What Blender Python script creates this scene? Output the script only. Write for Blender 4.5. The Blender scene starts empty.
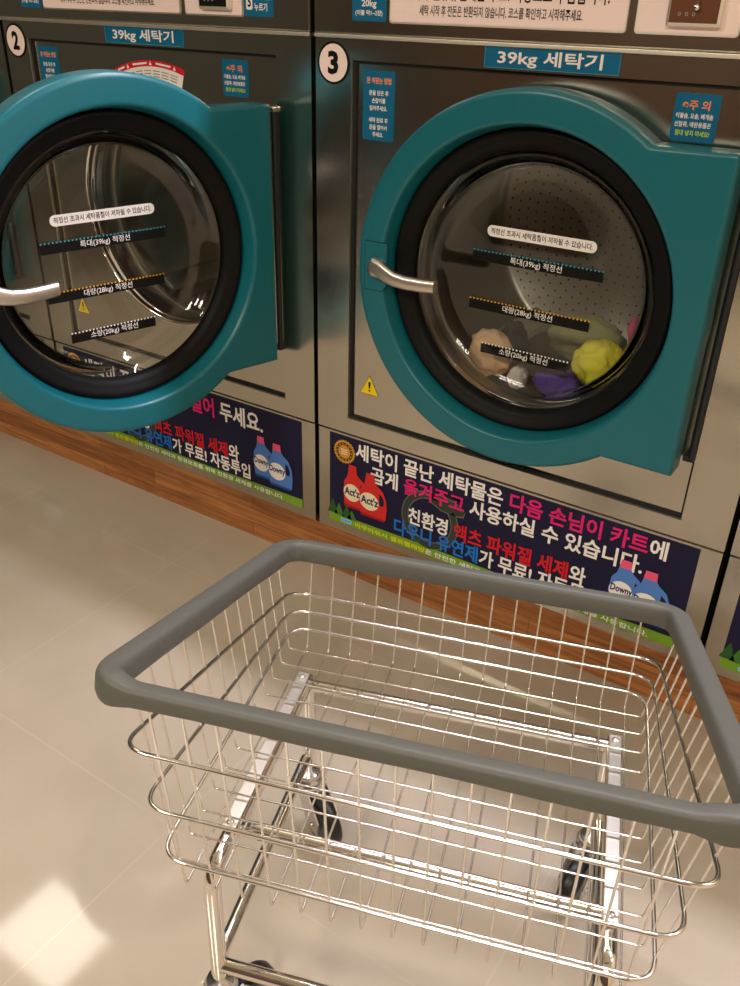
import bpy, bmesh, math, random
from mathutils import Vector, Matrix
random.seed(7)
S = bpy.context.scene
COL = S.collection
PI = math.pi

# ------------------------------------------------------------------ materials
def srgb(r, g, b):
    f = lambda c: (c / 255 / 12.92) if c / 255 <= .04045 else ((c / 255 + .055) / 1.055) ** 2.4
    return (f(r), f(g), f(b), 1)

def mat(name, col, rough=.5, metal=0., spec=.5, bump=None, var=None, coat=0., aniso=0.):
    m = bpy.data.materials.new(name); m.use_nodes = True
    nt = m.node_tree; b = nt.nodes['Principled BSDF']
    b.inputs['Base Color'].default_value = col
    b.inputs['Roughness'].default_value = rough
    b.inputs['Metallic'].default_value = metal
    b.inputs['Specular IOR Level'].default_value = spec
    b.inputs['Coat Weight'].default_value = coat
    b.inputs['Anisotropic'].default_value = aniso
    if bump or var:
        tc = nt.nodes.new('ShaderNodeTexCoord')
        mp = nt.nodes.new('ShaderNodeMapping')
        nt.links.new(tc.outputs['Object'], mp.inputs['Vector'])
        nz = nt.nodes.new('ShaderNodeTexNoise')
        nt.links.new(mp.outputs['Vector'], nz.inputs['Vector'])
        sc, amt = bump or var
        if isinstance(sc, tuple): mp.inputs['Scale'].default_value = sc; nz.inputs['Scale'].default_value = 1
        else: nz.inputs['Scale'].default_value = sc
        nz.inputs['Detail'].default_value = 4
        if bump:
            bp = nt.nodes.new('ShaderNodeBump'); bp.inputs['Strength'].default_value = amt
            bp.inputs['Distance'].default_value = .002
            nt.links.new(nz.outputs['Fac'], bp.inputs['Height'])
            nt.links.new(bp.outputs['Normal'], b.inputs['Normal'])
        if var:
            rp = nt.nodes.new('ShaderNodeValToRGB')
            rp.color_ramp.elements[0].position = .3; rp.color_ramp.elements[1].position = .7
            k = var[1]
            rp.color_ramp.elements[0].color = tuple(c * (1 - k) for c in col[:3]) + (1,)
            rp.color_ramp.elements[1].color = tuple(min(1, c * (1 + k)) for c in col[:3]) + (1,)
            nt.links.new(nz.outputs['Fac'], rp.inputs['Fac'])
            nt.links.new(rp.outputs['Color'], b.inputs['Base Color'])
    return m

def steel_mat(name, col, rough):
    m = mat(name, col, rough, 1.0, aniso=.5)
    nt = m.node_tree; b = nt.nodes['Principled BSDF']
    tc = nt.nodes.new('ShaderNodeTexCoord'); mp = nt.nodes.new('ShaderNodeMapping')
    nt.links.new(tc.outputs['Object'], mp.inputs['Vector'])
    mp.inputs['Scale'].default_value = (420, 420, 3)
    nz = nt.nodes.new('ShaderNodeTexNoise'); nz.inputs['Scale'].default_value = 1; nz.inputs['Detail'].default_value = 3
    nt.links.new(mp.outputs['Vector'], nz.inputs['Vector'])
    bp = nt.nodes.new('ShaderNodeBump'); bp.inputs['Strength'].default_value = .06; bp.inputs['Distance'].default_value = .001
    nt.links.new(nz.outputs['Fac'], bp.inputs['Height']); nt.links.new(bp.outputs['Normal'], b.inputs['Normal'])
    # slow waviness of thin sheet steel
    nz2 = nt.nodes.new('ShaderNodeTexNoise'); nz2.inputs['Scale'].default_value = 4.0
    nt.links.new(tc.outputs['Object'], nz2.inputs['Vector'])
    mr = nt.nodes.new('ShaderNodeMapRange'); mr.inputs['To Min'].default_value = rough * .85; mr.inputs['To Max'].default_value = rough * 1.2
    nt.links.new(nz2.outputs['Fac'], mr.inputs['Value']); nt.links.new(mr.outputs['Result'], b.inputs['Roughness'])
    return m

def glass_mat(name, tint, ior=1.5, rough=.015):
    m = bpy.data.materials.new(name); m.use_nodes = True
    nt = m.node_tree; nt.nodes.clear()
    out = nt.nodes.new('ShaderNodeOutputMaterial'); mx = nt.nodes.new('ShaderNodeMixShader')
    tr = nt.nodes.new('ShaderNodeBsdfTransparent'); gl = nt.nodes.new('ShaderNodeBsdfGlossy')
    fr = nt.nodes.new('ShaderNodeFresnel'); fr.inputs['IOR'].default_value = ior
    tr.inputs['Color'].default_value = tint; gl.inputs['Roughness'].default_value = rough
    nt.links.new(fr.outputs[0], mx.inputs[0]); nt.links.new(tr.outputs[0], mx.inputs[1]); nt.links.new(gl.outputs[0], mx.inputs[2])
    nt.links.new(mx.outputs[0], out.inputs[0])
    return m

M = {}
M['steel'] = steel_mat('brushed_steel', (.58, .55, .47, 1), .20)
M['steel_edge'] = mat('polished_steel_edge', (.90, .84, .72, 1), .42, 1.0)
M['chrome'] = mat('chrome', (.86, .84, .81, 1), .07, 1.0)
M['wire'] = mat('chrome_wire', (.86, .83, .79, 1), .16, 1.0)
M['zinc'] = mat('zinc_plate', (.72, .73, .74, 1), .25, 1.0)
M['handle'] = mat('cast_aluminium', (.66, .62, .56, 1), .34, 1.0)
M['bar'] = mat('flat_bar_steel', (.80, .75, .68, 1), .30, 1.0)
M['teal'] = mat('teal_plastic', srgb(14, 102, 114), .33, 0, .5, bump=(900, .03))
M['black'] = mat('black_rubber', (.005, .005, .005, 1), .5, 0, .15)
M['gap'] = mat('dark_gap', (.006, .005, .004, 1), .8)
M['bumper'] = mat('grey_foam', srgb(88, 88, 81), .50, 0, .35, bump=(60, .25))
M['tyre'] = mat('dark_rubber_tyre', (.012, .013, .014, 1), .35)
M['hub'] = mat('grey_wheel_hub', (.10, .12, .13, 1), .35)
M['glass'] = glass_mat('clear_glass', (.95, .96, .95, 1), 1.5)
M['drum'] = mat('drum_steel', (.46, .43, .37, 1), .34, 1.0)
M['hingebar'] = mat('dark_hinge_metal', (.012, .016, .016, 1), .55)
# print colours
P = {}
for n, c in dict(navy=(30, 28, 58), white=(246, 240, 236), magenta=(222, 40, 118), red=(214, 34, 46), blue=(38, 120, 214),
                 green=(122, 165, 48), yellow=(232, 224, 40), label=(14, 103, 142), labeledge=(60, 160, 195), black=(14, 12, 12),
                 orange=(240, 150, 96), lime=(190, 226, 60), pink=(236, 92, 132), gold=(208, 150, 62), golddark=(96, 62, 26),
                 bottlered=(214, 48, 46), bottlereddark=(168, 26, 30), bottleblue=(84, 132, 208), bottlebluedark=(42, 82, 158),
                 cream=(240, 226, 190), deepblue=(24, 34, 96), swirl=(58, 66, 56), swirledge=(110, 112, 104), tree=(70, 120, 50), treedark=(48, 92, 44), panel=(250, 228, 222),
                 warnyellow=(244, 214, 24), amber=(232, 170, 60), tealdot=(70, 160, 180), grey=(150, 146, 140), skylogo=(150, 200, 226)).items():
    P[n] = mat('print_' + n, srgb(*c), .55, 0, .2)
P['panel'].node_tree.nodes['Principled BSDF'].inputs['Roughness'].default_value = .3

# floor: polished beige tile with faint grout
def floor_mat():
    m = mat('polished_tile', srgb(186, 168, 146), .12, 0, .5); nt = m.node_tree; b = nt.nodes['Principled BSDF']
    tc = nt.nodes.new('ShaderNodeTexCoord')
    n1 = nt.nodes.new('ShaderNodeTexNoise'); n1.inputs['Scale'].default_value = 3; n1.inputs['Detail'].default_value = 6
    nt.links.new(tc.outputs['Object'], n1.inputs['Vector'])
    rp = nt.nodes.new('ShaderNodeValToRGB')
    rp.color_ramp.elements[0].position = .3; rp.color_ramp.elements[0].color = srgb(172, 159, 140)
    rp.color_ramp.elements[1].position = .7; rp.color_ramp.elements[1].color = srgb(182, 169, 151)
    nt.links.new(n1.outputs['Fac'], rp.inputs['Fac'])
    mp = nt.nodes.new('ShaderNodeMapping'); mp.inputs['Location'].default_value = (.94, .234, 0)
    nt.links.new(tc.outputs['Object'], mp.inputs['Vector'])
    br = nt.nodes.new('ShaderNodeTexBrick'); br.offset = 0; br.inputs['Scale'].default_value = 1
    br.inputs['Brick Width'].default_value = .62; br.inputs['Row Height'].default_value = .62
    br.inputs['Mortar Size'].default_value = .0022; br.inputs['Mortar Smooth'].default_value = .5
    nt.links.new(mp.outputs['Vector'], br.inputs['Vector'])
    mx = nt.nodes.new('ShaderNodeMix'); mx.data_type = 'RGBA'
    nt.links.new(br.outputs['Fac'], mx.inputs['Factor']); nt.links.new(rp.outputs['Color'], mx.inputs['A'])
    mx.inputs['B'].default_value = srgb(184, 170, 151)
    nt.links.new(mx.outputs['Result'], b.inputs['Base Color'])
    mr = nt.nodes.new('ShaderNodeMapRange'); mr.inputs['To Min'].default_value = .05; mr.inputs['To Max'].default_value = .10
    nt.links.new(n1.outputs['Fac'], mr.inputs['Value']); nt.links.new(mr.outputs['Result'], b.inputs['Roughness'])
    return m
M['floor'] = floor_mat()

def wood_mat():
    m = mat('laminated_wood', (.3, .12, .05, 1), .42, 0, .4); nt = m.node_tree; b = nt.nodes['Principled BSDF']
    tc = nt.nodes.new('ShaderNodeTexCoord'); sx = nt.nodes.new('ShaderNodeSeparateXYZ'); nt.links.new(tc.outputs['Object'], sx.inputs[0])
    cb = nt.nodes.new('ShaderNodeCombineXYZ'); nt.links.new(sx.outputs['X'], cb.inputs['X']); nt.links.new(sx.outputs['Z'], cb.inputs['Y'])
    br = nt.nodes.new('ShaderNodeTexBrick'); br.inputs['Scale'].default_value = 1; br.inputs['Brick Width'].default_value = .62
    br.inputs['Row Height'].default_value = .0437; br.inputs['Mortar Size'].default_value = .0006; br.offset = .37; br.inputs['Bias'].default_value = .0
    br.inputs['Color1'].default_value = srgb(184, 124, 74); br.inputs['Color2'].default_value = srgb(150, 94, 52); br.inputs['Mortar'].default_value = srgb(98, 60, 34)
    nt.links.new(cb.outputs[0], br.inputs['Vector'])
    mp = nt.nodes.new('ShaderNodeMapping'); mp.inputs['Scale'].default_value = (3, 30, 45); nt.links.new(tc.outputs['Object'], mp.inputs['Vector'])
    nz = nt.nodes.new('ShaderNodeTexNoise'); nz.inputs['Scale'].default_value = 1.6; nz.inputs['Detail'].default_value = 8; nz.inputs['Distortion'].default_value = 1.2
    nt.links.new(mp.outputs['Vector'], nz.inputs['Vector'])
    rp = nt.nodes.new('ShaderNodeValToRGB'); rp.color_ramp.elements[0].position = .3; rp.color_ramp.elements[0].color = (.55, .5, .45, 1)
    rp.color_ramp.elements[1].position = .7; rp.color_ramp.elements[1].color = (1.25, 1.2, 1.15, 1); nt.links.new(nz.outputs['Fac'], rp.inputs['Fac'])
    mx = nt.nodes.new('ShaderNodeMix'); mx.data_type = 'RGBA'; mx.blend_type = 'MULTIPLY'; mx.inputs['Factor'].default_value = 1
    nt.links.new(br.outputs['Color'], mx.inputs['A']); nt.links.new(rp.outputs['Color'], mx.inputs['B']); nt.links.new(mx.outputs['Result'], b.inputs['Base Color'])
    return m
M['wood'] = wood_mat()

# ------------------------------------------------------------------ mesh builder
class MB:
    def __init__(s): s.v = []; s.f = []; s.m = []; s.sm = []; s.mats = []
    def mi(s, m):
        if m not in s.mats: s.mats.append(m)
        return s.mats.index(m)
    def add(s, vs, fs, m, smooth=False):
        o = len(s.v); k = s.mi(m); s.v += [tuple(q) for q in vs]
        for f in fs: s.f.append([o + i for i in f]); s.m.append(k); s.sm.append(smooth)
    def box(s, x0, x1, y0, y1, z0, z1, m, bev=0, seg=2):
        bm = bmesh.new(); bmesh.ops.create_cube(bm, size=1)
        for q in bm.verts: q.co = ((x0 + x1) / 2 + q.co.x * (x1 - x0), (y0 + y1) / 2 + q.co.y * (y1 - y0), (z0 + z1) / 2 + q.co.z * (z1 - z0))
        if bev: bmesh.ops.bevel(bm, geom=list(bm.edges), offset=bev, segments=seg, affect='EDGES', profile=.5)
        bm.verts.index_update(); s.add([q.co for q in bm.verts], [[q.index for q in f.verts] for f in bm.faces], m, False); bm.free()
    def tube(s, pts, r, m, n=10, closed=False, caps=True):
        pts = [Vector(q) for q in pts]; N = len(pts); rings = []
        rr = r if isinstance(r, (list, tuple)) else [r] * N
        up = None
        for i in range(N):
            a = pts[(i - 1) % N] if (closed or i > 0) else pts[i]; b = pts[(i + 1) % N] if (closed or i < N - 1) else pts[i]
            t = (b - a).normalized()
            if up is None: up = Vector((0, 0, 1)) if abs(t.z) < .9 else Vector((0, 1, 0))
            e = t.cross(up).normalized(); up = e.cross(t).normalized()
            rings.append([pts[i] + (e * math.cos(2 * PI * k / n) + up * math.sin(2 * PI * k / n)) * rr[i] for k in range(n)])
        vs = [q for g in rings for q in g]; fs = []
        for i in range(N if closed else N - 1):
            j = (i + 1) % N
            for k in range(n): fs.append([i * n + k, i * n + (k + 1) % n, j * n + (k + 1) % n, j * n + k])
        s.add(vs, fs, m, True)
        if caps and not closed:
            s.add(rings[0], [list(range(n))[::-1]], m); s.add(rings[-1], [list(range(n))], m)
    def lathe(s, prof, c, axis, m, n=64, smooth=True, closed=False):
        ax = Vector(axis).normalized(); e = ax.cross(Vector((0, 0, 1)) if abs(ax.z) < .9 else Vector((1, 0, 0))).normalized(); u = ax.cross(e)
        c = Vector(c); vs = []; fs = []
        for r, h in prof:
            for k in range(n): vs.append(c + ax * h + (e * math.cos(2 * PI * k / n) + u * math.sin(2 * PI * k / n)) * r)
        L = len(prof)
        for i in range(L if closed else L - 1):
            j = (i + 1) % L
            for k in range(n): fs.append([i * n + k, i * n + (k + 1) % n, j * n + (k + 1) % n, j * n + k])
        s.add(vs, fs, m, smooth)
    def poly(s, uv, fn, layer, m):   # flat printed polygon
        s.add([fn(a, b, layer) for a, b in uv], [list(range(len(uv)))], m)
    def build(s, name, parent=None, loc=None, auto=None):
        me = bpy.data.meshes.new(name); me.from_pydata(s.v, [], s.f)
        for m in s.mats: me.materials.append(m)
        me.polygons.foreach_set('material_index', s.m); me.polygons.foreach_set('use_smooth', s.sm); me.update()
        bm = bmesh.new(); bm.from_mesh(me); bmesh.ops.recalc_face_normals(bm, faces=bm.faces) if auto != 'keep' else None; bm.to_mesh(me); bm.free()
        o = bpy.data.objects.new(name, me); COL.objects.link(o)
        if parent is not None: o.parent = parent
        if loc: o.location = loc
        return o

def empty(name, loc=(0, 0, 0), rz=0):
    o = bpy.data.objects.new(name, None); o.empty_display_size = .1; COL.objects.link(o); o.location = loc; o.rotation_euler = (0, 0, rz); return o
def tag(o, label=None, cat=None, group=None, kind=None):
    if label: o['label'] = label
    if cat: o['category'] = cat
    if group: o['group'] = group
    if kind: o['kind'] = kind
    return o

# ------------------------------------------------------------------ lettering
_tc = {}
def text_mesh(body, colors, bold):
    key = (body, tuple(colors) if isinstance(colors, list) else colors, bold)
    if key in _tc: return _tc[key]
    c = bpy.data.curves.new('t', 'FONT'); c.body = body; c.size = 1; c.offset = bold; c.resolution_u = 2
    pal = sorted(set(colors)) if isinstance(colors, list) else [colors]
    for n in pal: c.materials.append(P[n])
    if isinstance(colors, list):
        for i, n in enumerate(colors): c.body_format[i].material_index = pal.index(n)
    o = bpy.data.objects.new('t', c); COL.objects.link(o)
    dg = bpy.context.evaluated_depsgraph_get(); me = bpy.data.meshes.new_from_object(o.evaluated_get(dg))
    vs = [(q.co.x, q.co.y) for q in me.vertices]; fs = [(list(f.vertices), pal[f.material_index]) for f in me.polygons]
    bpy.data.objects.remove(o); bpy.data.curves.remove(c); bpy.data.meshes.remove(me)
    _tc[key] = (vs, fs); return vs, fs
def put_text(mb, body, colors, box, fn, layer=2, bold=.012, fit=True):
    """ink box u0,u1,v0,v1"""
    vs, fs = text_mesh(body, colors, bold)
    if not vs: return
    a0 = min(q[0] for q in vs); a1 = max(q[0] for q in vs); b0 = min(q[1] for q in vs); b1 = max(q[1] for q in vs)
    u0, u1, v0, v1 = box; ku = (u1 - u0) / (a1 - a0); kv = (v1 - v0) / (b1 - b0)
    pts = [fn(u0 + (x - a0) * ku, v0 + (y - b0) * kv, layer) for x, y in vs]
    for n in set(k for _, k in fs):
        mb.add(pts, [f for f, k in fs if k == n], P[n])
def cols(*segs):
    r = []
    for t, c in segs: r += [c] * len(t)
    return ''.join(t for t, _ in segs), r
def circ(u, v, r, n=32, a0=0, a1=2 * PI, ry=None):
    ry = ry or r
    return [(u + r * math.cos(a0 + (a1 - a0) * i / n), v + ry * math.sin(a0 + (a1 - a0) * i / n)) for i in range(n)]
def rrect(u0, u1, v0, v1, r, n=5):
    q = []
    for cx, cy, a in ((u1 - r, v1 - r, 0), (u0 + r, v1 - r, PI / 2), (u0 + r, v0 + r, PI), (u1 - r, v0 + r, 1.5 * PI)):
        for i in range(n + 1): q.append((cx + r * math.cos(a + PI / 2 * i / n), cy + r * math.sin(a + PI / 2 * i / n)))
    return q
def flat(y0):   # printing on a vertical sheet facing -Y: layers lie proud of it
    return lambda u, v, l: (u, y0 - .00035 * l, v)
def card(mb, u0, u1, v0, v1, y, m, r=.004, th=.0009):
    """thin sticker with rounded corners: front at y-th"""
    q = rrect(u0, u1, v0, v1, r); n = len(q)
    vs = [(a, y, b) for a, b in q] + [(a, y - th, b) for a, b in q]
    fs = [list(range(n, 2 * n))] + [[i, (i + 1) % n, n + (i + 1) % n, n + i] for i in range(n)] + [list(range(n))[::-1]]
    mb.add(vs, fs, m)

# ------------------------------------------------------------------ washing machine
CX, CZ = .522, .861          # door centre in machine coordinates
ZB, ZG, ZL = .131, .419, 1.2785
def door_radius(a):
    """outline of the teal door: circle joined to the square hinge block"""
    c, s = math.cos(a), math.sin(a); r = .357
    X1, ZT, ZBm = .877 - CX, 1.147 - CZ, .579 - CZ
    if c > 0:
        t = X1 / c
        if s > 1e-6: t = min(t, ZT / s)
        if s < -1e-6: t = min(t, ZBm / s)
        r = max(r, t)
    return r
def bottle(mb, fn, u0, u1, v0, v1, body, dark, cap, word, wcol, lay, layb):
    w = u1 - u0; h = v1 - v0
    q = lambda pts: [(u0 + a * w, v0 + b * h) for a, b in pts]
    mb.poly(q([(.06, .0), (.9, .0), (.97, .06), (1.0, .3), (.97, .5), (.84, .68), (.62, .78), (.55, .84), (.2, .84), (.16, .72), (.03, .6), (.0, .35)]), fn, lay, P[body])
    mb.poly(q([(.72, .36), (.86, .34), (.9, .44), (.84, .56), (.72, .62)]), fn, lay + 1, P['navy'])
    mb.poly(q([(.2, .84), (.55, .84), (.53, 1.0), (.23, 1.0)]), fn, lay + 1, P[cap])
    mb.poly(q([(.06, .0), (.9, .0), (.95, .05), (.05, .06)]), fn, lay + 1, P[dark])
    mb.poly([(u0 + .36 * w + a * w, v0 + .36 * h + b * h) for a, b in circ(0, 0, .35, 20, ry=.2)], fn, lay + 1, P[layb])
    put_text(mb, word, wcol, (u0 + .05 * w, u0 + .70 * w, v0 + .29 * h, v0 + .48 * h), fn, lay + 2, .03)

def sign(mb, fn, kind):
    mb.poly([(.042, .178), (.952, .178), (.952, .409), (.042, .409)], fn, 1, P['navy'])
    mb.poly([(.042, .156), (.952, .156), (.952, .182), (.60, .178), (.30, .182), (.13, .180), (.042, .188)], fn, 2, P['green'])
    for u, v, k, c in ((.052, .186, .05, 'treedark'), (.072, .184, .042, 'tree'), (.096, .183, .045, 'treedark'), (.112, .182, .03, 'tree')):
        mb.poly([(u - .016, v - .006), (u + .016, v - .006), (u, v + k * .75)], fn, 3, P[c])
    # seal
    n = 48; ring = [(.087 + (.033 if i % 2 else .0295) * math.cos(2 * PI * i / n), .366 + (.033 if i % 2 else .0295) * math.sin(2 * PI * i / n)) for i in range(n)]
    mb.poly(ring, fn, 2, P['gold']); mb.poly(circ(.087, .366, .0255), fn, 3, P['golddark']); mb.poly(circ(.087, .366, .018), fn, 4, P['gold'])
    for i in range(14):
        a = 2 * PI * i / 14; mb.poly(circ(.087 + .0218 * math.cos(a), .366 + .0218 * math.sin(a), .0022, 6), fn, 4, P['gold'])
    for k in (-.006, .0, .006): mb.poly([(.077, .365 + k), (.097, .365 + k), (.097, .3675 + k), (.077, .3675 + k)], fn, 5, P['cream'])
    # grey swirl ring behind the lettering
    for r0, r1, c, l in ((.0585, .079, 'swirledge', 2), (.061, .0765, 'swirl', 3)):
        N = 44; a0, a1 = math.radians(75), math.radians(395)
        for i in range(N):
            b0 = a0 + (a1 - a0) * i / N; b1 = a0 + (a1 - a0) * (i + 1) / N
            mb.poly([(.338 + r * math.cos(b), .256 + r * math.sin(b)) for r, b in ((r0, b0), (r1, b0), (r1, b1), (r0, b1))], fn, l, P[c])
    for g, c, l in ((0.003, 'swirledge', 2), (0, 'swirl', 3)):
        mb.poly([(.335, .33 + g), (.36, .333 + g), (.40, .328 + g), (.432, .312), (.425 + g, .297 - g), (.40, .292 - g), (.365, .297 - g), (.335, .312 - g)], fn, l, P[c])
    # lettering
    if kind == 'cart':
        b, c = cols(('세탁이 끝난 세탁물은 ', 'white'), ('다음 손님이 카트', 'magenta'), ('에', 'white'))
        put_text(mb, b, c, (.121, .892, .357, .403), fn, 5, .026)
        b, c = cols(('곱게 ', 'white'), ('옮겨주고', 'magenta'), (' 사용하실 수 있습니다.', 'white'))
        put_text(mb, b, c, (.167, .85, .306, .352), fn, 5, .026)
    else:
        b, c = cols(('세탁이 끝난 후 문을 ', 'white'), ('열어', 'magenta'), (' 두세요.', 'white'))
        put_text(mb, b, c, (.128, .825, .338, .396), fn, 5, .026)
    b, c = cols(('친환경 ', 'white'), ('액츠 파워젤 세제', 'red'), ('와', 'white'))
    put_text(mb, b, c, (.279, .735, .229, .276), fn, 5, .026)
    b, c = cols(('다우니 유연제', 'blue'), ('가 무료! 자동투입', 'white'))
    put_text(mb, b, c, (.240, .773, .185, .231), fn, 5, .026)
    b, c = cols(('아쿠아워시 셀프빨래방', 'yellow'), ('은 안전한 세탁과 환경보호를 위해 친환경 세제를 사용합니다.', 'white'))
    put_text(mb, b, c, (.122, .889, .160, .1745), fn, 5, .02)
    mb.poly(rrect(.078, .112, .161, .174, .003), fn, 4, P['skylogo']); put_text(mb, 'AQUA', 'blue', (.081, .109, .164, .171), fn, 5, .02)
    bottle(mb, fn, .086, .158, .213, .336, 'bottlered', 'bottlereddark', 'bottlered', "Act'z", 'deepblue', 6, 'cream')
    bottle(mb, fn, .136, .218, .206, .33, 'bottlered', 'bottlereddark', 'bottlered', "Act'z", 'deepblue', 9, 'cream')
    bottle(mb, fn, .788, .862, .206, .330, 'bottleblue', 'bottlebluedark', 'pink', 'Downy', 'deepblue', 6, 'white')
    bottle(mb, fn, .840, .922, .196, .324, 'bottleblue', 'bottlebluedark', 'pink', 'Downy', 'deepblue', 9, 'white')

def washer(X0, number, angle, label, sign_kind, screen_dark):
    T = tag(empty('washing_machine', (X0, 0, ZB)), label, 'washing machine', 'washing machines in the row')
    def part(mb, name, parent=None, auto=None):
        o = mb.build(name, parent or T, auto=auto)
        if parent is None: o.location = (0, 0, -ZB)
        return o
    st = M['steel']
    # cabinet body behind the front sheets
    b = MB(); d0, d1 = .03, .92
    b.box(.006, .012, d0, d1, ZB, 1.95, M['gap']); b.box(.988, .994, d0, d1, ZB, 1.95, M['gap']); b.box(.012, .988, d1 - .006, d1, ZB, 1.95, M['gap'])
    b.box(.012, .988, d0, d1, 1.944, 1.95, M['gap']); b.box(.012, .988, d0, d1, ZB, ZB + .006, M['gap'])
    part(b, 'cabinet')
    # lower panel
    b = MB(); b.box(.006, .994, 0, .03, ZB, ZG - .0025, st, .0025); part(b, 'lower_panel')
    # front sheet with the rectangular opening
    b = MB(); ox0, ox1, oz0, oz1 = .094, .902, .459, 1.237
    def frame(b, o, i, y0, y1, m, mi):
        (a0, a1, c0, c1), (e0, e1, g0, g1) = o, i
        vs = []
        for y in (y0, y1): vs += [(a0, y, c0), (a1, y, c0), (a1, y, c1), (a0, y, c1), (e0, y, g0), (e1, y, g0), (e1, y, g1), (e0, y, g1)]
        f = []; w = []
        for k in range(4):
            j = (k + 1) % 4
            f += [[k, j, 4 + j, 4 + k], [8 + k, 8 + j, 12 + j, 12 + k], [k, j, 8 + j, 8 + k]]; w.append([4 + k, 4 + j, 12 + j, 12 + k])
        b.add(vs, f, m); b.add(vs, w, mi)
    frame(b, (.006, .994, ZG, ZL - .004), (ox0, ox1, oz0, oz1), 0, .03, st, M['steel_edge']); part(b, 'front_panel')
    # dark rubber gasket around the inset panel
    b = MB(); frame(b, (ox0 + .0005, ox1 - .0005, oz0 + .0005, oz1 - .0005), (ox0 + .007, ox1 - .005, oz0 + .007, oz1 - .006), .008, .03, M['gap'], M['gap']); part(b, 'panel_gasket')
    # inset door panel with the round opening
    b = MB(); n = 96; rh = .285; yp = .013
    outer = []; inner = []
    x0, x1, z0, z1 = ox0 + .006, ox1 - .004, oz0 + .006, oz1 - .005
    angs = sorted(set([2 * PI * i / n for i in range(n)] + [math.atan2(zz - CZ, xx - CX) % (2 * PI) for xx in (x0, x1) for zz in (z0, z1)]))
    for a in angs:
        c, s = math.cos(a), math.sin(a); t = 9
        if c > 1e-9: t = min(t, (x1 - CX) / c)
        if c < -1e-9: t = min(t, (x0 - CX) / c)
        if s > 1e-9: t = min(t, (z1 - CZ) / s)
        if s < -1e-9: t = min(t, (z0 - CZ) / s)
        outer.append((CX + t * c, CZ + t * s)); inner.append((CX + rh * c, CZ + rh * s))
    k = len(angs); vs = [(x, yp, z) for x, z in outer] + [(x, yp, z) for x, z in inner] + [(x, yp + .02, z) for x, z in inner]
    b.add(vs, [[i, (i + 1) % k, k + (i + 1) % k, k + i] for i in range(k)], st)
    b.add(vs, [[k + i, k + (i + 1) % k, 2 * k + (i + 1) % k, 2 * k + i] for i in range(k)], M['steel_edge']); part(b, 'door_panel')
    # opening rim and drum
    b = MB(); b.lathe([(.2855, .018), (.2850, .004), (.2815, .000), (.2775, .002), (.2755, .008), (.2760, .014), (.2740, .018), (.2715, .022), (.2705, .030), (.2725, .038), (.2740, .050)], (CX, 0, CZ), (0, 1, 0), M['chrome'], 96); part(b, 'opening_rim')
    b = MB(); b.lathe([(.274, .05), (.281, .055), (.283, .075), (.278, .09), (.275, .095)], (CX, 0, CZ), (0, 1, 0), M['drum'], 96); part(b, 'door_seal')
    b = MB(); b.lathe([(.275, .095), (.277, .10), (.281, .115), (.31, .13), (.365, .14), (.37, .16), (.37, .60), (.35, .62), (.12, .63), (.0001, .63)], (CX, 0, CZ), (0, 1, 0), M['drum'], 96)
    for i in range(3):
        a = .4 + i * 2 * PI / 3; t = MB(); t.box(-.035, .035, .17, .58, .30, .368, M['drum'], .015)
        ca, sa = math.cos(a), math.sin(a)
        b.add([(CX + x * ca - z * sa, y, CZ + x * sa + z * ca) for x, y, z in t.v], t.f, M['drum'])
    # perforations as small dark dots on the rear wall
    for ring in range(1, 15):
        r = .024 * ring; cnt = int(2 * PI * r / .024)
        for i in range(cnt):
            a = 2 * PI * i / cnt + ring * .3; u, v = CX + r * math.cos(a), CZ + r * math.sin(a)
            yy = .629 if r < .12 else .629 - (r - .12) / .23 * .01
            b.add([(u + .0032 * math.cos(q * PI / 3), yy - .001, v + .0032 * math.sin(q * PI / 3)) for q in range(6)], [list(range(6))], M['gap'])
    part(b, 'drum')
    # arc shaped notice on the panel over the opening
    b = MB(); n = 24; A0, A1 = math.radians(73), math.radians(112)
    for r0, r1, m, l in ((.306, .345, P['white'], .0006), (.334, .347, P['red'], .0011)):
        for i in range(n):
            a, c = A0 + (A1 - A0) * i / n, A0 + (A1 - A0) * (i + 1) / n
            b.add([(CX + r * math.cos(t), yp - l, CZ + r * math.sin(t)) for r, t in ((r0, a), (r1, a), (r1, c), (r0, c))], [[0, 1, 2, 3]], m)
    for d in (78, 91, 104):
        t = math.radians(d); b.add([(CX + r * math.cos(t + e), yp - .0015, CZ + r * math.sin(t + e)) for r, e in ((.3365, -.014), (.345, 0), (.3365, .014))], [[0, 1, 2]], P['white'])
    for d0, d1 in ((80, 88), (93, 101), (106, 110)):
        b.add([(CX + r * math.cos(math.radians(d)), yp - .0015, CZ + r * math.sin(math.radians(d))) for r, d in ((.339, d0), (.343, d0), (.343, d1), (.339, d1))], [[0, 1, 2, 3]], P['white'])
    for r in (.312, .318, .324):
        for d in range(76, 110, 5):
            b.add([(CX + q * math.cos(math.radians(e)), yp - .0012, CZ + q * math.sin(math.radians(e))) for q, e in ((r, d), (r + .002, d), (r + .002, d + 4), (r, d + 4))], [[0, 1, 2, 3]], P['grey'])
    part(b, 'arc_notice', auto='keep')
    # upper fascia with lip
    b = MB(); b.box(.006, .994, -.004, .03, ZL + .004, 1.95, st, .003); part(b, 'upper_panel')
    b = MB(); b.box(.006, .994, -.006, .02, ZL - .0035, ZL + .0035, M['steel_edge'], .0015); part(b, 'edge_strip')
    yu = -.004
    # white instruction plate
    b = MB(); card(b, .184, .643, 1.304, 1.52, yu, M['steel_edge'], .006, .002); f = flat(yu - .002)
    b.poly(rrect(.186, .641, 1.307, 1.518, .005), f, 1, P['panel'])
    put_text(b, '세제와 섬유유연제는 무료! 자동으로 투입됩니다.', 'black', (.215, .610, 1.343, 1.373), f, 3, .015)
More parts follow.
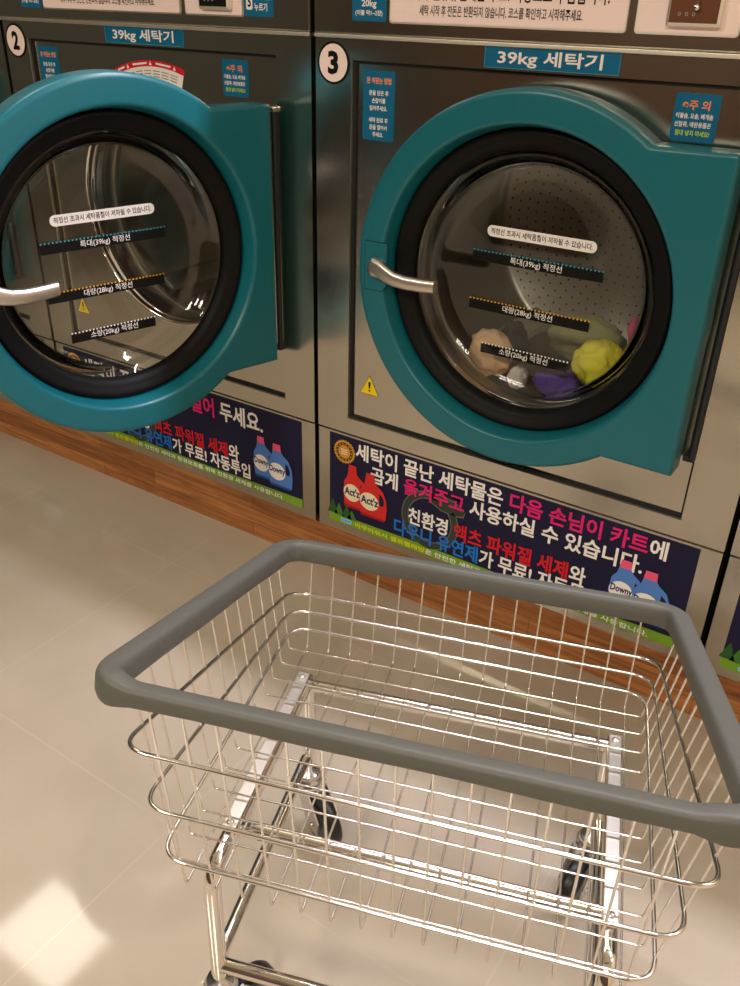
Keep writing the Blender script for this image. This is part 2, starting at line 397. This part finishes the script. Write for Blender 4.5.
    put_text(b, '세탁 시작 후 잔돈은 반환되지 않습니다. 코스를 확인하고 시작해주세요.', 'black', (.25, .567, 1.3185, 1.336), f, 3, .01)
    part(b, 'instruction_plate')
    # coin unit
    b = MB(); card(b, .657, .822, 1.304, 1.52, yu, M['steel_edge'], .006, .002); f = flat(yu - .002); b.poly(rrect(.659, .820, 1.307, 1.518, .005), f, 1, P['panel'])
    cu = part(b, 'coin_unit')
    b = MB(); b.box(.709, .795, -.020, -.0055, 1.316, 1.47, M['steel_edge'], .005)
    fm = M['coindark'] if screen_dark else M['coinreflect']
    b.box(.7145, .7895, -.0215, -.019, 1.322, 1.464, fm, .001)
    for i, d in enumerate((0, .011, .022)):
        put_text(b, '0', 'grey', (.728 + d, .733 + d, 1.331, 1.337), flat(-.0216), 1, .02)
    b.lathe([(.0001, 0), (.004, 0), (.004, .008), (.0001, .008)], (.757, -.0295, 1.343), (0, 1, 0), M['chrome'], 16)
    b.box(.755, .759, -.028, -.0215, 1.346, 1.375, M['chrome'], .001)
    cs = part(b, 'coin_slot', cu)
    # blue stickers on fascia
    b = MB(); card(b, .098, .176, 1.306, 1.50, yu, P['label']); f = flat(yu - .0009)
    put_text(b, '20kg', 'white', (.120, .154, 1.327, 1.342), f, 1, .02); put_text(b, '(이불 약1~2장)', 'white', (.106, .168, 1.314, 1.325), f, 1, .02)
    put_text(b, '소량 코스', 'white', (.112, .162, 1.346, 1.358), f, 1, .02); part(b, 'load_size_sticker')
    b = MB(); card(b, .825, .903, 1.306, 1.50, yu, P['label']); f = flat(yu - .0009)
    b.poly(rrect(.831, .848, 1.318, 1.348, .004), f, 1, P['white']); put_text(b, '5', 'black', (.8355, .8445, 1.323, 1.342), f, 2, .03)
    put_text(b, '시작버튼', 'white', (.853, .897, 1.336, 1.351), f, 1, .02); put_text(b, '누르기', 'white', (.853, .887, 1.316, 1.331), f, 1, .02); part(b, 'start_button_sticker')
    # capacity label
    b = MB(); card(b, .388, .641, 1.2405, 1.2745, 0, P['label'], .0015); f = flat(-.0009)
    for q in ((.388, .641, 1.2735, 1.2745), (.388, .641, 1.2405, 1.2415), (.388, .389, 1.2405, 1.2745), (.640, .641, 1.2405, 1.2745)):
        b.poly([(q[0], q[2]), (q[1], q[2]), (q[1], q[3]), (q[0], q[3])], f, 1, P['labeledge'])
    put_text(b, '39kg 세탁기', 'white', (.414, .611, 1.2430, 1.2710), f, 2, .02); part(b, 'capacity_label')
    # number badge
    b = MB(); b.lathe([(.0001, -.0015), (.039, -.0015), (.039, 0)], (.051, 0, 1.230), (0, 1, 0), P['black'], 48, False)
    b.poly(circ(.051, 1.230, .0345, 40), flat(-.0015), 1, P['panel'])
    if number == '1': nb = (.046, .056)
    else: nb = (.038, .064)
    put_text(b, number, 'black', (nb[0], nb[1], 1.209, 1.252), flat(-.0015), 2, .045); part(b, 'number_badge')
    # stickers on the inset panel
    f = flat(yp - .0009)
    b = MB(); card(b, .115, .190, 1.092, 1.221, yp, P['label'], .005)
    put_text(b, '문 여닫는 방법', 'orange', (.124, .182, 1.197, 1.209), f, 1, .035)
    for t, z, w in (('문을 닫은 후', 1.176, .046), ('손잡이를', 1.162, .032), ('밀어주세요.', 1.148, .042), ('세탁 완료 후', 1.126, .046), ('문을 열어서', 1.1125, .042), ('주세요.', 1.099, .026)):
        put_text(b, t, 'white', (.153 - w / 2, .153 + w / 2, z, z + .0095), f, 1, .02)
    part(b, 'door_instruction_sticker')
    b = MB(); card(b, .739, .813, 1.148, 1.222, yp, P['label'], .005)
    put_text(b, '※주 의', 'orange', (.752, .797, 1.197, 1.212), f, 1, .025)
    put_text(b, '이불솜, 오솜, 베개솜', 'white', (.744, .805, 1.183, 1.192), f, 1, .02); put_text(b, '신발류, 애완용품은', 'white', (.744, .804, 1.170, 1.179), f, 1, .02)
    put_text(b, '절대 넣지 마세요!', 'lime', (.747, .804, 1.157, 1.166), f, 1, .02)
    part(b, 'caution_sticker')
    # yellow warning triangle
    b = MB(); f = flat(yp)
    b.poly([(.121, .530), (.174, .530), (.1475, .578)], f, 1, P['black']); b.poly([(.1225, .531), (.1725, .531), (.1475, .576)], f, 2, P['warnyellow'])
    b.poly([(.1455, .546), (.1495, .546), (.1510, .562), (.1440, .562)], f, 3, P['black']); b.poly(circ(.1475, .5405, .0026, 10), f, 3, P['black'])
    part(b, 'warning_triangle', auto='keep')
    # advert sign on lower panel
    b = MB(); card(b, .042, .952, .156, .409, 0, P['navy'], .001, .0008); sign(b, flat(-.0008), sign_kind); part(b, 'printed_sign')
    # hinge post on the panel
    b = MB(); b.tube([(.8945, -.004, .600), (.8945, -.004, 1.128)], .0068, M['hingebar'], 12)
    b.box(.880, .901, -.010, .012, .590, .602, M['hingebar'], .002); b.box(.880, .901, -.012, .012, 1.128, 1.138, M['bar'], .002)
    part(b, 'hinge')
    # ---------------------------------------------------------------- door
    HX, HY = .879, -.028
    D = (-HX, -HY, 0)
    b = MB(); n = 160
    X1, ZT, ZBm = .877 - CX, 1.147 - CZ, .579 - CZ
    spec = [math.atan2(ZT, X1), math.atan2(ZBm, X1), math.atan2(ZT, math.sqrt(.357 ** 2 - ZT ** 2)), math.atan2(ZBm, math.sqrt(.357 ** 2 - ZBm ** 2))]
    angs = sorted([2 * PI * i / n for i in range(n)] + [a % (2 * PI) for a in spec]); k = len(angs)
    rings = [lambda r: (r - .004, -.006), lambda r: (r, -.010), lambda r: (r, -.060), lambda r: (r - .0006, -.0635), lambda r: (r - .0025, -.0672), lambda r: (r - .006, -.0695), lambda r: (r - .010, -.070), lambda r: (r - .014, -.0701),
             lambda r: (.309, -.0704), lambda r: (.3055, -.0703), lambda r: (.3025, -.0696), lambda r: (.3, -.0675), lambda r: (.2985, -.064), lambda r: (.2975, -.060), lambda r: (.2935, -.040), lambda r: (.291, -.027), lambda r: (.291, -.006)]
    vs = []
    for g in rings:
        for a in angs:
            r, y = g(door_radius(a)); vs.append((CX + r * math.cos(a), y, CZ + r * math.sin(a)))
    fs = []; L = len(rings)
    for i in range(L):
        j = (i + 1) % L
        for q in range(k): fs.append([i * k + q, i * k + (q + 1) % k, j * k + (q + 1) % k, j * k + q])
    b.add(vs, fs, M['teal'], True)
    door = b.build('door', T); door.data.transform(Matrix.Translation(D))
    door.location = (HX, HY, -ZB); door.rotation_euler = (0, 0, angle)
    def sub(mb, name, auto=None):
        o = mb.build(name, door, auto=auto); o.data.transform(Matrix.Translation(D)); return o
    b = MB(); b.lathe([(.2915, -.020), (.2905, -.031), (.286, -.037), (.279, -.036), (.272, -.031), (.264, -.028), (.2555, -.024), (.2515, -.015), (.2497, -.006), (.2515, -.002), (.27, .000), (.2905, .000)], (CX, 0, CZ), (0, 1, 0), M['black'], 128, closed=True); sub(b, 'door_gasket')
    # glass bowl
    fr = [(.2505, -.012), (.244, -.013), (.238, -.010), (.231, .004), (.224, .016), (.215, .024), (.203, .0285), (.19, .030), (.12, .031), (.0001, .031)]
    bk = [(.0001, .037), (.12, .037), (.19, .0365), (.208, .035), (.222, .031), (.232, .022), (.239, .008), (.2505, -.004)]
    b = MB(); b.lathe(fr, (CX, 0, CZ), (0, 1, 0), M['glass'], 128); b.lathe(bk, (CX, 0, CZ), (0, 1, 0), M['glass'], 128); sub(b, 'glass_bowl')
    # fill line strips
    f = flat(.0305)
    b = MB(); b.poly(rrect(.409, .638, .9365, .9585, .0105, 6), f, 1, P['white']); put_text(b, '적정선 초과시 세탁품질이 저하될 수 있습니다.', 'black', (.417, .630, .9415, .954), f, 2, .012); sub(b, 'notice_strip', 'keep')
    for u0, u1, zd, t, c in ((.381, .659, .906, '특대(39kg) 적정선', 'tealdot'), (.381, .646, .806, '대량(28kg) 적정선', 'amber'), (.417, .614, .7145, '소량(20kg) 적정선', 'white')):
        b = MB(); b.poly([(u0, zd - .0215), (u1, zd - .0215), (u1, zd), (u0, zd)], f, 1, P['black'])
        nd = int((u1 - u0) / .0082)
        for i in range(nd + 1):
            u = u0 + .001 + (u1 - u0 - .004) * i / nd; b.poly([(u, zd - .0018), (u + .0034, zd - .0018), (u + .0034, zd + .0016), (u, zd + .0016)], f, 2, P[c])
        um = (u0 + u1) / 2; put_text(b, t, 'white', (um - .055, um + .055, zd - .0195, zd - .0035), f, 2, .004); sub(b, 'fill_line_strip', 'keep')
    # latch plate and handle
    b = MB(); o = [(.183, .811), (.226, .811), (.2385, .826), (.2385, .913), (.183, .913)]; kk = len(o)
    i_ = [(.1845, .8125), (.2255, .8125), (.237, .8265), (.237, .9115), (.1845, .9115)]
    b.add([(x, -.0708, z) for x, z in o] + [(x, -.0708, z) for x, z in i_], [[q, (q + 1) % kk, kk + (q + 1) % kk, kk + q] for q in range(kk)], M['gap'])
    b.add([(x, -.0700, z) for x, z in i_] + [(x, -.0715, z) for x, z in i_], [list(range(kk, 2 * kk))] + [[q, (q + 1) % kk, kk + (q + 1) % kk, kk + q] for q in range(kk)], M['teal']); sub(b, 'latch_plate')
    b = MB(); b.lathe([(.0001, -.024), (.012, -.024), (.0165, -.021), (.018, -.016), (.018, 0)], (.219, -.071, .862), (0, 1, 0), M['handle'], 32)
    path = [(.214, -.086, .868), (.232, -.088, .863), (.250, -.090, .856), (.270, -.091, .850), (.295, -.090, .8475), (.33, -.087, .8475), (.361, -.084, .849)]
    prof = [(.010, .017), (.0105, .019), (.0100, .0175), (.0098, .0150), (.0098, .0140), (.0098, .0136), (.0095, .0132)]
    N = 14; vs = []
    for (x, y, z), (hy, hz) in zip(path, prof):
        for q in range(N):
            a = 2 * PI * q / N; e = lambda t: math.copysign(abs(t) ** .7, t)
            vs.append((x, y + hy * e(math.cos(a)), z + hz * e(math.sin(a))))
    fs = [[i * N + q, i * N + (q + 1) % N, (i + 1) * N + (q + 1) % N, (i + 1) * N + q] for i in range(len(path) - 1) for q in range(N)]
    b.add(vs, fs, M['handle'], True); b.add(vs[:N], [list(range(N))], M['handle']); b.add(vs[-N:], [list(range(N))], M['handle'])
    sub(b, 'door_handle')
    return T
M['coinreflect'] = mat('coin_face_brown_reflection', srgb(120, 78, 52), .35, .6)  # brown reflection of the wall opposite, put into the coin face colour
M['coindark'] = mat('dark_coin_window', (.01, .009, .008, 1), .15)

washer(-2, '1', 0, 'stainless steel washer at far left beyond number 2, almost wholly out of view', 'open', True)
washer(-1, '2', 1.2993, 'stainless steel washer numbered 2 with its round teal door swung wide open', 'open', True)
washer(0, '3', 0, 'stainless steel washer numbered 3, teal door closed on a load of laundry', 'cart', False)
washer(1, '4', 0, 'stainless steel washer at the right edge past number 3, only a lower corner showing', 'open', True)

# ------------------------------------------------------------------ laundry in drum 3
def cloth(name, label, c, loc, size, seed, rot=(0, 0, 0), fold=.32):
    m = mat(name + '_fabric', srgb(*c), .85, 0, .2)
    bm = bmesh.new(); bmesh.ops.create_icosphere(bm, subdivisions=4, radius=1)
    rnd = random.Random(seed); W = [(Vector((rnd.uniform(-1, 1), rnd.uniform(-1, 1), rnd.uniform(-1, 1))).normalized() * rnd.uniform(3.5, 10), rnd.uniform(0, 6.3), rnd.uniform(.4, 1)) for _ in range(9)]
    R = Matrix.Rotation(rot[2], 3, 'Z') @ Matrix.Rotation(rot[0], 3, 'X') @ Matrix.Rotation(rot[1], 3, 'Y')
    for v in bm.verts:
        d = sum((1 - abs(math.sin(w.dot(v.co) + p))) * a for w, p, a in W) / 9
        k = 1 - fold + fold * 1.6 * d
        q = Vector((v.co.x * size[0], v.co.y * size[1], v.co.z * size[2])) * k
        q = R @ q
        v.co = q
    me = bpy.data.meshes.new(name); bm.to_mesh(me); bm.free(); me.materials.append(m)
    for f in me.polygons: f.use_smooth = True
    o = bpy.data.objects.new(name, me); COL.objects.link(o); o.location = loc
    return tag(o, label, 'laundry', 'laundry in the drum of washer 3')
cloth('crumpled_garment', 'bright yellow crumpled garment at the right of the drum in washer 3', (240, 228, 70), (.650, .125, .690), (.072, .052, .070), 3, fold=.45)
cloth('crumpled_garment', 'olive green cloth on top of the pile in the drum of washer 3', (150, 150, 100), (.570, .250, .690), (.105, .060, .070), 5, (.1, .1, .2))
cloth('crumpled_garment', 'purple garment at the bottom middle of the drum in washer 3', (98, 74, 150), (.565, .110, .635), (.060, .045, .042), 8)
cloth('crumpled_garment', 'beige garment at the lower left of the drum in washer 3', (240, 196, 156), (.408, .105, .668), (.066, .042, .060), 11, (0, .6, 0))
cloth('crumpled_garment', 'dark grey garment behind the beige one in the drum of washer 3', (52, 52, 54), (.405, .225, .655), (.042, .05, .062), 14)
cloth('crumpled_garment', 'pink garment at the far right edge of the drum in washer 3', (230, 100, 136), (.722, .120, .765), (.022, .04, .048), 17, (0, -.5, 0))
cloth('crumpled_garment', 'small white cloth between the beige and purple laundry in washer 3', (230, 214, 208), (.482, .095, .630), (.026, .035, .032), 21)

# ------------------------------------------------------------------ laundry cart
cart = tag(empty('laundry_cart', (.8001, -.8, 0), .3295), 'chrome wire laundry cart on casters with thick grey bumper rim', 'cart')
Z0 = .385
A0, BF = .2885, .2389; SL, SR, SF, SB = .090, .1407, .0904, .1957
LEV = {'h3': (.0346, -.0315, -.0054), 'h2': (.0985, -.1591, -.0054), 'h1': (.1628, -.2862, -.0095), 'rim': (.249, -.310, -.008)}
def height(k, x, y): z, t, q = LEV[k]; return z + t * y + q * x
def corner(k, sx, sy):
    x, y = sx * A0, sy * BF
    for _ in range(8):
        h = height(k, x, y); x = sx * (A0 + (SR if sx > 0 else SL) * h); y = BF + SB * h if sy > 0 else -BF - SF * h
    return Vector((x, y, Z0 + h))
def rounded(pts, R, n=8):
    out = []; N = len(pts)
    for i in range(N):
        p0, p, p1 = pts[i - 1], pts[i], pts[(i + 1) % N]
        a = (p0 - p).normalized(); c = (p1 - p).normalized(); r = R[i] if isinstance(R, list) else R
        s, e = p + a * r, p + c * r
        for k in range(n + 1):
            t = k / n; u, w = s.lerp(p, .68), e.lerp(p, .68); out.append(s * (1 - t) ** 3 + u * 3 * t * (1 - t) ** 2 + w * 3 * t * t * (1 - t) + e * t ** 3)
    return out
def hoop(k, r, R):
    c = [corner(k, -1, -1), corner(k, 1, -1), corner(k, 1, 1), corner(k, -1, 1)]
    b = MB(); b.tube(rounded(c, R, 10), r, M['wire'], 10, True); return b.build('basket_hoop', cart)
hoop('h1', .0029, .039); hoop('h2', .0028, .039); hoop('h3', .0028, .038)
def bend(pts, R, n=5):
    pts = [Vector(q) for q in pts]; out = [pts[0]]
    for i in range(1, len(pts) - 1):
        p = pts[i]; a = (pts[i - 1] - p).normalized(); c = (pts[i + 1] - p).normalized(); s, e = p + a * R, p + c * R
        for k in range(n + 1): t = k / n; out.append(s.lerp(p, t).lerp(p.lerp(e, t), t))
    return out + [pts[-1]]
def rim_on_side(sx, y):
    h = .25
    for _ in range(8): x = sx * (A0 + (SR if sx > 0 else SL) * h); yy = y * (1 + .03 * h); h = height('rim', x, yy)
    return (x, yy, Z0 + h)
def rim_on_end(sy, x):
    h = .25
    for _ in range(8): y = BF + SB * h if sy > 0 else -BF - SF * h; xx = x; h = height('rim', xx, y)
    return (xx, y, Z0 + h)
WR = .0016
for i in range(12):
    y = .2202 + (-.2084 - .2202) * i / 11
    b = MB(); b.tube(bend([rim_on_side(-1, y), (-.2884, y, Z0), (.2884, y, Z0), rim_on_side(1, y)], .006), WR, M['wire'], 7); b.build('basket_wire', cart)
for i in range(15):
    x = -.262 + .526 * i / 14
    b = MB(); b.tube(bend([rim_on_end(-1, x), (x, -.2375, Z0 - .003), (x, .2375, Z0 - .003), rim_on_end(1, x)], .007), WR, M['wire'], 7); b.build('basket_wire', cart)
# bumper
c = [corner('rim', -1, -1), corner('rim', 1, -1), corner('rim', 1, 1), corner('rim', -1, 1)]
path = rounded(c, .044, 12)
nrm = (c[1] - c[0]).cross(c[3] - c[0]).normalized()
if nrm.z < 0: nrm = -nrm
# densify
dense = []
for i in range(len(path)):
    a, e = path[i], path[(i + 1) % len(path)]; k = max(1, int((e - a).length / .008))
    for j in range(k): dense.append(a.lerp(e, j / k))
b = MB(); NP = 28; vs = []; N = len(dense)
for i, p in enumerate(dense):
    t = (dense[(i + 1) % N] - dense[i - 1]).normalized(); sd = t.cross(nrm).normalized()
    # the front length of foam is slimmer than the sleeves over the sides and corners
    f = max(0, min(1, (-.262 - p.y) / .006)) * max(0, min(1, (.300 - abs(p.x)) / .026))
    H = .0335 * (1 - f) + .022 * f; Wd = .0152 * (1 - f) + .0134 * f; top = .0178 * (1 - f) + .012 * f
    wob = .0007 * math.sin(i * .21) + .0005 * math.sin(i * .083 + 1)
    for q in range(NP):
        a = 2 * PI * q / NP; e = lambda v, k: math.copysign(abs(v) ** k, v)
        u = e(math.cos(a), .5) * Wd; v = e(math.sin(a), .55) * H / 2 + top - H / 2
        if math.sin(a) < -.3: v -= wob; u *= .94
        vs.append(p + sd * u + nrm * v)
b.add(vs, [[i * NP + q, i * NP + (q + 1) % NP, ((i + 1) % N) * NP + (q + 1) % NP, ((i + 1) % N) * NP + q] for i in range(N) for q in range(NP)], M['bumper'], True)
b.build('bumper', cart)
# frame
XL, XR = -.247, .252
for x in (XL, XR):
    b = MB(); b.tube(bend([(x, .197, .150), (x, .197, .3605), (x, -.200, .3605), (x, -.205, .150)], .030, 10), .0115, M['chrome'], 16); b.build('side_frame', cart)
    b = MB(); b.tube([(x - .004 if x < 0 else x + .004, .186, .170), (x - .004 if x < 0 else x + .004, -.197, .170)], .0102, M['chrome'], 14); b.build('lower_rail', cart)
    b = MB(); b.box(x - .0094, x + .0094, -.146, .178, .3745, .3785, M['bar'], .0012); fb = b.build('mounting_strip', cart)
    for y in (.165, -.133):
        b = MB(); b.lathe([(.0055, 0), (.0055, .0015), (.0035, .0035), (.0001, .004)], (x, y, .3785), (0, 0, 1), M['zinc'], 14); b.build('screw', fb)
for y, r in ((.171, .0102), (-.122, .0118)):
    b = MB(); b.tube([(XL, y, .359), (XR, y, .359)], r, M['chrome'], 16); b.build('cross_bar', cart)
b = MB(); b.tube([(XL, -.204, .172), (XR, -.204, .172)], .0105, M['chrome'], 16); b.build('front_rail', cart)
def caster(x, y, dx, dy):
    d = Vector((dx, dy, 0)); L = d.length; d.normalize(); e = Vector((-d.y, d.x, 0)); C = Vector((x, y, 0))
    b = MB(); b.lathe([(.0001, .158), (.008, .158), (.008, .140), (.019, .139), (.021, .134), (.021, .128), (.024, .126), (.025, .119), (.022, .113), (.0001, .113)], C, (0, 0, 1), M['zinc'], 28)
    for s in (-1, 1):
        o = e * (.021 * s); t = e * .0016
        pts = [C - d * .018 + Vector((0, 0, .122)), C + d * .024 + Vector((0, 0, .122)), C + d * (L + .020) + Vector((0, 0, .07)), C + d * (L + .017) + Vector((0, 0, .040)), C + d * (L - .017) + Vector((0, 0, .036)), C + d * (L - .024) + Vector((0, 0, .06))]
        vs = [q + o + t for q in pts] + [q + o - t for q in pts]; n = 6
        b.add(vs, [list(range(n)), list(range(2 * n - 1, n - 1, -1))] + [[i, (i + 1) % n, n + (i + 1) % n, n + i] for i in range(n)], M['zinc'])
        b.lathe([(.0001, .0245), (.006, .0245), (.006, .018)], C + d * L + Vector((0, 0, .052)), e * s, M['zinc'], 12)
    cb = b.build('caster', cart)
    b = MB(); cw = C + d * L + Vector((0, 0, .052))
    b.lathe([(.036, -.0130), (.042, -.0135), (.049, -.011), (.052, -.006), (.052, .006), (.049, .011), (.042, .0135), (.036, .0130)], cw, e, M['tyre'], 40)
    b.lathe([(.0001, -.012), (.02, -.012), (.022, -.009), (.033, -.009), (.036, -.0130)], cw, e, M['hub'], 32); b.lathe([(.0001, .012), (.02, .012), (.022, .009), (.033, .009), (.036, .0130)], cw, e, M['hub'], 32)
    b.build('wheel', cb)
caster(XL, .190, .034, -.028); caster(XR, .190, -.016, -.036); caster(XL, -.205, .02, .034); caster(XR, -.205, .01, .038)

# ------------------------------------------------------------------ room
def struct(name, x0, x1, y0, y1, z0, z1, m):
    b = MB(); b.box(x0, x1, y0, y1, z0, z1, m); return tag(b.build(name), kind='structure')
M['paint'] = mat('warm_wall_paint', srgb(214, 196, 168), .8, 0, .3, bump=(80, .1))
M['brownwall'] = mat('brown_wall_panel', srgb(74, 54, 40), .6, 0, .4, var=((2, 2, .4), .25))
M['darkwall'] = mat('dark_green_wall', srgb(62, 64, 58), .6, 0, .4)
M['ceil'] = mat('white_ceiling', srgb(226, 218, 204), .9, 0, .2, bump=(60, .1))
RX0, RX1, RY0, RY1, RH = -2.6, 3.4, -3.4, 1.0, 2.75
struct('floor', RX0, RX1, RY0, RY1, -.1, 0, M['floor'])
struct('ceiling', RX0, RX1, RY0, RY1, RH, RH + .1, M['ceil'])
struct('wall_back', RX0, RX1, RY1, RY1 + .1, 0, RH, M['paint'])
struct('wall_front', RX0, RX1, RY0 - .1, RY0, 0, RH, M['brownwall'])
struct('wall_left', RX0 - .1, RX0, RY0, RY1, 0, RH, M['darkwall'])
struct('wall_right', RX1, RX1 + .1, RY0, RY1, 0, RH, M['paint'])
struct('baseboard_back', RX0, RX1, .002, .96, 0, ZB, M['wood'])

# ------------------------------------------------------------------ lights
def area(name, loc, sx, sy, power, col, rot=(0, 0, 0)):
    l = bpy.data.lights.new(name, 'AREA'); l.shape = 'RECTANGLE'; l.size = sx; l.size_y = sy; l.energy = power; l.color = col
    o = bpy.data.objects.new(name, l); COL.objects.link(o); o.location = loc; o.rotation_euler = rot; return o
WARM = (1, .915, .765); COOL = (.88, .86, 1)
area('ceiling_lamp', (-.5, -3.1, 2.70), .9, .6, 66, WARM)
area('ceiling_lamp', (1.7, -3.1, 2.70), .9, .6, 66, WARM)
area('ceiling_lamp', (-1.5, -.2, 2.70), .5, .4, 7, WARM)
area('cove_lamp', (1.5, .096, 2.37), 3.2, .022, 78, COOL)
area('cove_lamp', (.5, .6, 2.2), 4.5, .2, 50, WARM, (PI, 0, 0))
w = bpy.data.worlds.new('World'); S.world = w; w.use_nodes = True
w.node_tree.nodes['Background'].inputs[0].default_value = (1, .85, .68, 1); w.node_tree.nodes['Background'].inputs[1].default_value = .02

# ------------------------------------------------------------------ camera
CAM = dict(f=866.1635, C=(1.18743, -1.57155, 1.34426), R=((0.830796, 0.556116, 0.022671), (0.292266, -0.401235, -0.868096), (-0.473666, 0.727837, -0.495878)))
cd = bpy.data.cameras.new('camera'); co = bpy.data.objects.new('camera', cd); COL.objects.link(co)
cd.sensor_fit = 'HORIZONTAL'; cd.sensor_width = 36; cd.lens = CAM['f'] * 36 / 740; cd.clip_start = .02
Rm = CAM['R']
mw = Matrix(((Rm[0][0], -Rm[1][0], -Rm[2][0], CAM['C'][0]), (Rm[0][1], -Rm[1][1], -Rm[2][1], CAM['C'][1]), (Rm[0][2], -Rm[1][2], -Rm[2][2], CAM['C'][2]), (0, 0, 0, 1)))
co.matrix_world = mw; S.camera = co
S.view_settings.view_transform = 'Standard'; S.view_settings.look = 'None'; S.view_settings.gamma = 1; S.view_settings.exposure = 0
S.view_settings.use_curve_mapping = False
S.cycles.use_denoising = True; S.cycles.max_bounces = 10; S.cycles.transparent_max_bounces = 16; S.cycles.sample_clamp_indirect = 6
